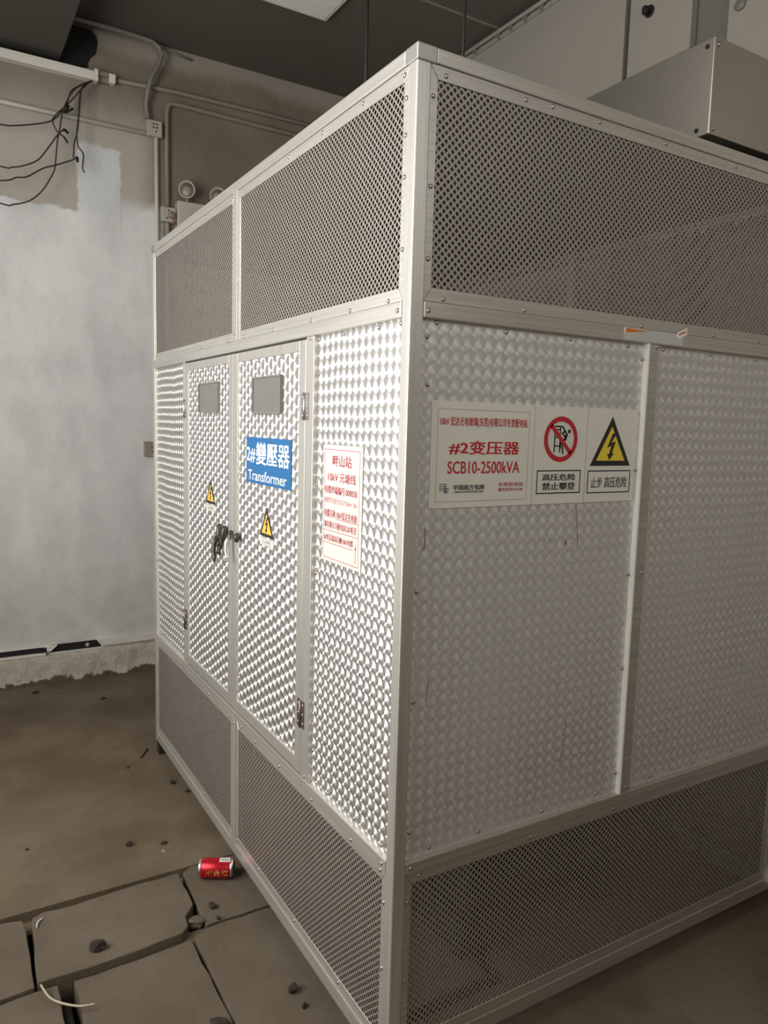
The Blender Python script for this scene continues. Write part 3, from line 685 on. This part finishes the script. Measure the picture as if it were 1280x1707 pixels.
conduit('conduit_pipe', [(-1.98, yc, 3.142), (.265, yc, 3.140)], .012, M_pvcw, 'white horizontal conduit ending at the upper junction box')
conduit('conduit_pipe', [(.325, yc, .24), (.325, yc, 3.125)], .0115, M_pvcw, 'white vertical conduit down the wall below the upper junction box')
conduit('conduit_pipe', [(.385, yc, .24), (.385, yc, 2.665)], .0125, M_pvc, 'dusty vertical conduit below the cracked junction box')
def dot(m, x, z, y, r=.005): m.lathe((x, y, z), (0, -1, 0), [(0, r), (.0008, r)], 8)
jb = empty('junction_box', (.31, yw, 3.127), 'square white junction box where the grey hose meets the white conduits', 'junction box', 'junction boxes on the wall')
MB().box(.268, .352, yw-.045, yw-.0005, 3.126, 3.212).build('box_body', M_pvc, jb, .004)
m = MB(); [dot(m, .310+a, 3.168+b, yw-.045) for a, b in ((-.006, .022), (.012, .022), (.012, .004), (-.006, .004), (.008, -.016))]; m.build('screw_holes', M_dark, jb)
j2 = empty('junction_box', (.387, yw, 2.666), 'cracked grimy junction box with loose red wire beside the emergency light', 'junction box', 'junction boxes on the wall')
MB().box(.345, .429, yw-.045, yw-.0005, 2.667, 2.750).build('box_body', M_pvc, j2, .004)
m = MB(); [dot(m, .387+a, 2.708+b, yw-.045) for a, b in ((0, .022), (.015, .018), (-.01, -.02))]; m.build('screw_holes', M_dark, j2)
MB().lathe((.402, yw-.045, 2.705), (0, -1, 0), [(0, .020), (.018, .018), (.024, .010)], 10).build('plug', M_pvcd, j2)
MB().tube([(.402, yw-.06, 2.70), (.412, yw-.06, 2.668), (.422, yw-.05, 2.657), (.427, yw-.035, 2.664)], .004, 8).build('loose_wire', simple('dull_red_wire', (.22, .06, .05), .5), j2)
so = empty('wall_socket', (.28, yw, 1.30), 'small grimy wall socket half hidden by the enclosure', 'socket')
MB().box(.238, .322, yw-.022, yw-.0005, 1.303, 1.392).build('face_plate', simple('grimy_socket', (.34, .27, .21), .55, 0, .25, 40), so, .004)
m = MB(); [dot(m, .285+a, 1.356+b, yw-.022, .0045) for a, b in ((0, 0), (.018, 0), (0, -.024), (.018, -.024))]; m.build('socket_holes', M_dark, so)
# emergency light
M_lbox = simple('cream_lamp_box', (.46, .43, .36), .45, 0, .05); M_refl = simple('dusty_reflector', (.11, .095, .075), .35, .3, .1)
el = empty('emergency_light', (.60, yw, 2.60), 'twin-head emergency light with a cream box, behind the enclosure top', 'emergency light')
MB().box(.432, .765, yw-.075, yw-.0005, 2.60, 2.790).build('lamp_box', M_lbox, el, .006)
MB().box(.575, .612, yw-.0765, yw-.074, 2.752, 2.776).build('indicator', M_rim, el)
m = MB()
for z in (2.756, 2.722):
    for i in range(5): m.box(.50+i*.011, .507+i*.011, yw-.0758, yw-.0748, z-.003, z+.003)
m.build('printed_marks', M_line, el)
for cx, cz in ((.486, 2.856), (.672, 2.852)):
    ax = Vector((-.45, -.88, -.12)).normalized(); b = Vector((cx, yw-.075, cz))
    hd = MB().lathe(b-ax*.055, ax, [(0, .020), (.015, .036), (.045, .047), (.068, .049), (.072, .047), (.070, .043), (.045, .034), (.030, .014)], 28).build('lamp_head', M_pvc, el)
    MB().lathe(b-ax*.055, ax, [(.052, .0395), (.056, .0405), (.059, .036), (.060, .012)], 28).build('lens', M_refl, hd)
    MB().tube([b-ax*.04, (cx+.004, yw-.05, 2.788)], .010, 8).build('neck', M_pvcd, el)
# grey hose and thin lead by the duct
hp = [(-.137, 3.622), (-.062, 3.626), (.006, 3.628), (.123, 3.628), (.219, 3.626), (.293, 3.622), (.335, 3.600), (.350, 3.560), (.330, 3.505), (.288, 3.425), (.270, 3.357), (.266, 3.293), (.275, 3.215)]
tag(MB().tube([(x, yw-.06+(.03 if z < 3.3 else 0), z) for x, z in hp], .013, 12).build('flexible_hose', M_cable), 'grey flexible hose looping from the black hole down to the upper junction box', 'hose')
tag(MB().tube([(.352, yw-.02, 3.620), (.446, yw-.012, 3.612), (.532, yw-.012, 3.600)], .006, 8).build('loose_cable', M_cable), 'short thin cable on the wall right of the hose loop', 'cable')
# hanging wires
def smooth(pts, k=6):
    out = []; P = [pts[0]]+list(pts)+[pts[-1]]
    for i in range(1, len(P)-2):
        a, b, c, d = (Vector(q) for q in P[i-1:i+3])
        for t in range(k):
            t /= k; out.append(.5*((2*b)+(c-a)*t+(2*a-5*b+4*c-d)*t*t+(3*b-3*c+d-a)*t**3))
    out.append(Vector(P[-2])); return out
WIRES = [
 ([(-.031, 3.337), (-.128, 3.257), (-.156, 3.192), (-.183, 3.138), (-.231, 3.08), (-.298, 3.047), (-.418, 3.011), (-.491, 3.003), (-.9, 2.99)], 'topmost of the wires sweeping left from the trunking end', 0),
 ([(-.031, 3.337), (-.091, 3.261), (-.124, 3.216), (-.172, 3.157), (-.22, 3.103), (-.232, 3.069), (-.209, 3.023), (-.18, 3.005), (-.16, 2.978)], 'wire hooked in a short loop with its cut end pointing down right', 1),
 ([(-.026, 3.335), (-.08, 3.285), (-.097, 3.216), (-.104, 3.129), (-.112, 3.063), (-.117, 3.019), (-.128, 2.984), (-.134, 2.905)], 'wire hanging straight down to the taped wire joint', 0),
 ([(-.027, 3.334), (-.078, 3.285), (-.094, 3.217), (-.102, 3.13), (-.109, 3.064), (-.116, 3.019), (-.108, 2.967), (-.084, 2.933), (-.089, 2.862), (-.078, 2.839)], 'rightmost hanging wire with a free end over the white patch', 0),
 ([(-.031, 3.337), (-.123, 3.253), (-.178, 3.145), (-.201, 3.033), (-.212, 2.977), (-.226, 2.852), (-.237, 2.807), (-.29, 2.711), (-.353, 2.647), (-.429, 2.615), (-.502, 2.611), (-.9, 2.70)], 'longest wire drooping lowest, down to the edge of the white paint', 0),
 ([(-.154, 3.043), (-.18, 3.035), (-.212, 3.002), (-.265, 2.919), (-.312, 2.856), (-.374, 2.818), (-.434, 2.797), (-.497, 2.792), (-.9, 2.83)], 'wire sweeping left with a bent dark tip at its upper end', 2),
 ([(-.106, 2.905), (-.119, 2.907), (-.135, 2.893), (-.173, 2.873), (-.231, 2.844), (-.288, 2.818), (-.365, 2.762), (-.415, 2.749), (-.499, 2.718), (-.9, 2.66)], 'wire sweeping left from the taped joint, second from the bottom', 2)]
for i, (pts, lab, tip) in enumerate(WIRES):
    y = yw-.085-.004*i; path = smooth([(x, y if k else yw-.05, z) for k, (x, z) in enumerate(pts)])
    o = tag(MB().tube(path, .0038, 8).build('hanging_wire', M_wire), lab, 'wire', 'loose wires hanging from the trunking')
    if tip == 2: MB().tube(path[:8], .0068, 8).build('taped_end', M_dark, o)
    if tip == 1: MB().tube(path[-7:], .0052, 8).build('taped_end', M_dark, o)
o = tag(MB().tube([(-.173, yw-.09, 3.128), (-.151, yw-.09, 3.169)], .0075, 8).tube([(-.169, yw-.088, 3.128), (-.130, yw-.088, 3.160)], .006, 8).build('taped_wire_end', M_dark), 'pair of stubby taped wire ends among the hanging wires', 'wire')
# broken trunking low on the wall, over the plinth
ft = empty('broken_trunking', (-.3, yw, .17), 'broken white trunking along the plinth with the shade inside it painted black', 'trunking')
MB().box(-1.98, -.022, yw-.006, yw-.0005, .172, .214).build('shaded_channel', M_dark, ft)  # black plate stands in for the shade inside the open trunking
MB().box(-1.98, -.325, yw-.030, yw-.006, .163, .176).build('lower_lip', M_pvcw, ft, .002)
MB().box(-1.98, -.29, yw-.012, yw-.0008, .207, .217).build('upper_lip', M_pvcw, ft, .002)
MB().prism([(-.335, .176), (-.345, .200), (-.318, .213), (-.262, .214), (-.296, .184)], lambda u, v, d: (u, yw-d, v), .001, .022).build('broken_cover', M_pvcw, ft)
MB().prism([(-.352, .180), (-.349, .204), (-.322, .208), (-.318, .180)], lambda u, v, d: (u, yw-d, v), .012, .024).build('dark_stub', M_dark, ft)
MB().prism([(-.020, .180), (-.048, .217), (1.7, .218), (1.7, .178)], lambda u, v, d: (u, yw-d, v), .001, .024).build('cover', M_pvcw, ft)
MB().lathe((-.098, yw-.006, .193), (0, -1, 0), [(0, .012), (.010, .012), (.014, .006)], 12).build('fixing', M_pvc, ft)

# ------------------------------------------------------------------ trench covers
def rough_slab(poly, z, t, label, seed, sub=5, jag=.003):
    rn = random.Random(seed); pts = []
    for i, (a, b) in enumerate(zip(poly, poly[1:]+poly[:1])):
        a, b = Vector(a), Vector(b); n = max(2, int((b-a).length/.05)); nr = Vector(((b-a).y, -(b-a).x)).normalized()
        for k in range(n): pts.append(a+(b-a)*k/n + nr*(rn.uniform(-jag, jag) if k else 0))
    m = MB(); m.prism([tuple(p) for p in pts], lambda u, v, d: (u, v, d), z-t, z)
    return tag(m.build('trench_cover_slab', M_slab, None, .003, 2), label, 'slab', 'concrete trench cover slabs')
rough_slab([(-.640, .752), (-.552, .750), (-.379, .752), (-.246, .764), (-.222, .790), (-.218, .835), (-.180, .880), (-.176, 1.066), (-.36, 1.064), (-.512, 1.052), (-.590, 1.062), (-.625, 1.045)], .013, .30,
           'whole rectangular cover slab left of the drinks can with a chipped corner', 1)
rough_slab([(-1.40, .748), (-.745, .745), (-.648, .752), (-.646, .95), (-.650, 1.062), (-.72, 1.078), (-1.40, 1.075)], .004, .30, 'cover slab cut by the left edge of the photo, beside the chipped slab', 2)
rough_slab([(-.170, .778), (.46, .778), (.46, 1.098), (-.128, 1.098), (-.160, 1.07)], .002, .30, 'cover slab under the drinks can, reaching beneath the enclosure', 3)
rough_slab([(-.216, .20), (.46, .20), (.46, .774), (-.165, .770), (-.216, .745)], .000, .30, 'cover slab beside the enclosure foot, right of the long seam', 4)
rough_slab([(-.545, .20), (-.222, .20), (-.223, .53), (-.224, .752), (-.386, .741), (-.552, .742)], -.008, .30, 'cover slab in front of the chipped slab, right of the open slot', 5)
rough_slab([(-1.30, .20), (-.598, .20), (-.594, .58), (-.592, .745), (-.640, .747), (-.742, .739), (-1.30, .742)], -.006, .30, 'cover slab left of the open slot with a curled straw', 6)
tag(MB().tube(smooth([(-.575, .74, -.06), (-.580, .64, -.045), (-.572, .55, -.05), (-.57, .3, -.05)]), .014, 8).build('trench_cable', M_dark), 'dark cable lying down in the open slot between slabs', 'cable')
def rubble(x, y, z, r, lab, seed, name='dirt_clod', cat='dirt clod', sq=(1, .7, .55), mat=None):
    rn = random.Random(seed); bm = bmesh.new(); bmesh.ops.create_icosphere(bm, subdivisions=2, radius=r)
    ph = [rn.uniform(0, 6) for _ in range(6)]; ang = rn.uniform(0, 3.1)
    for v in bm.verts:
        k = 1+.28*math.sin(v.co.x/r*3+ph[0])*math.cos(v.co.y/r*3.3+ph[1])+.2*math.sin(v.co.z/r*4+ph[2])+rn.uniform(-.12, .12)
        v.co = Vector((v.co.x*sq[0], v.co.y*sq[1], v.co.z*sq[2]))*k
    bmesh.ops.rotate(bm, verts=bm.verts, cent=(0, 0, 0), matrix=Matrix.Rotation(ang, 3, 'Z'))
    zmin = min(v.co.z for v in bm.verts); me = bpy.data.meshes.new(name)
    bmesh.ops.translate(bm, verts=bm.verts, vec=(x, y, z-zmin-.001)); bm.to_mesh(me); bm.free(); me.materials.append(mat or M_clod)
    return tag(link(name, me), lab, cat, 'bits of dirt on the floor' if name == 'dirt_clod' else None)
M_clod = simple('dark_dirt_clod', (.030, .021, .013), .9, 0, .3, 60, .6)
for i, (x, y, z, r, lab) in enumerate([
    (-.279, 1.327, 0, .013, 'round dark dirt clod on bare floor beyond the trench seam'), (-.478, .811, .0125, .024, 'large dark dirt clod on the front of the chipped slab'),
    (-.129, .849, .002, .014, 'flat dark dirt clod below the drinks can'), (-.130, .788, .002, .008, 'tiny dirt crumb below the drinks can, nearer the slab seam'),
    (-.167, 1.283, 0, .010, 'flat dirt bit on bare floor near the enclosure, beyond the can'), (-.598, 1.468, 0, .006, 'small dirt crumb on bare floor at the far left'),
    (-.257, .401, -.009, .022, 'dark dirt clod on the slab at the very bottom of the photo'), (-.050, .407, 0, .016, 'brown dirt smear clod beside the enclosure foot'), (-.045, .344, 0, .010, 'small dirt crumb near the enclosure corner post'),
    (-.02, 1.72, 0, .013, 'dirt crumb beside the far end of the enclosure'), (-.15, 1.95, 0, .007, 'dirt crumb in the middle of the bare floor'), (-.09, 2.85, 0, .012, 'dirt crumb near the plinth of the back wall'), (-.40, 3.10, 0, .016, 'flat dirt bit at the foot of the plinth'),
    (.015, 1.62, 0, .009, 'dark crumb under the enclosure edge far from the corner'), (-.190, .812, -.020, .026, 'broken concrete lump in the chipped slab corner')]):
    rubble(x, y, z, r, lab, i+20, mat=M_slab if i == 14 else None)
M_straw = simple('dry_straw', (.42, .36, .26), .7)
tag(MB().tube(smooth([(-.634, .742, .012), (-.618, .694, .004), (-.593, .649, .010), (-.556, .615, .012), (-.521, .606, .010)]), .003, 6).build('curled_straw', M_straw), 'curled dry straw across the open slot between slabs', 'straw')
tag(MB().tube(smooth([(-.618, .987, .0165), (-.612, 1.010, .018), (-.598, 1.024, .0165)]), .0028, 6).build('plastic_shred', simple('white_plastic_shred', (.55, .52, .45), .5)), 'small white plastic shred on the chipped slab', 'shred')
tag(MB().tube([(-.03, 2.10, .004), (-.08, 2.02, .004)], .0035, 6).build('twig', M_clod), 'thin dark twig on the bare floor near the enclosure', 'twig')
rubble(-.182, 1.235, 0, .008, 'bright bit of foil on bare floor near the can', 77, 'foil_bit', 'foil bit', (1, .8, .4), simple('foil', (.7, .7, .7), .3, .9))

# ------------------------------------------------------------------ drinks can
can = empty('drinks_can', (-.066, .998, .002), 'red drinks can lying on its side against the enclosure', 'can')
ca = Vector((.877, -.480, 0)).normalized(); cr = .0325; cl = .116; cb = Vector((-.066, .998, .002+cr)) - ca*cl/2
M_can = simple('red_metallic_can', (.52, .012, .022), .30, .55, .08, 40); M_tin = simple('bare_tin', (.70, .66, .60), .28, .95, .05); M_gold = simple('gold_print', (.78, .50, .13), .4, .3)
MB().lathe(cb, ca, [(.010, cr-.0015), (.013, cr), (cl-.013, cr), (cl-.010, cr-.0015)], 40).build('can_body', M_can, can)
MB().lathe(cb, ca, [(.006, .020), (.002, .0245), (0, .0262), (.002, .0275), (.006, .0290), (.0102, cr-.0016)], 40).build('can_top', M_tin, can)
MB().lathe(cb, ca, [(cl-.0102, cr-.0016), (cl-.004, .0275), (cl, .0250), (cl-.004, .0225), (cl-.008, .010)], 40).build('can_base', M_tin, can)
side = Vector((0, 0, 1)).cross(ca); side = side if side.y < 0 else -side      # towards the viewer
def canpt(along, ang, lift=.0004): return cb + ca*along + (side*math.cos(ang)+Vector((0, 0, 1))*math.sin(ang))*(cr+lift)
for i, ch in enumerate('王老吉'):
    c0 = .028 + .026*i     # glyph tops point to the can top
    text(ch, None, 0, 1, 0, 1, 0, M_gold, can, .02, 'lettering', None, lambda a, b, c0=c0: canpt(c0+.020*(1-b), math.radians(2)+(a-.5)*math.radians(-40)))
wm = MB()
for k in range(6):
    wm.add([canpt(.070, math.radians(66+6*k)), canpt(.104, math.radians(66+6*k)), canpt(.104, math.radians(72+6*k)), canpt(.070, math.radians(72+6*k))], [(0, 1, 2, 3)])
wm.build('barcode_patch', M_paper, can)
bmk = MB()
for k in range(11):
    a = .074+.0026*k; w = .0009 if k % 3 else .0015
    bmk.add([canpt(a, math.radians(69+6*q), .0008) for q in range(5)]+[canpt(a+w, math.radians(69+6*q), .0008) for q in range(5)], [(q, q+1, 6+q, 5+q) for q in range(4)])
bmk.build('barcode_bars', M_black, can)

for o in list(S.objects):
    if '_at' in o: del o['_at']
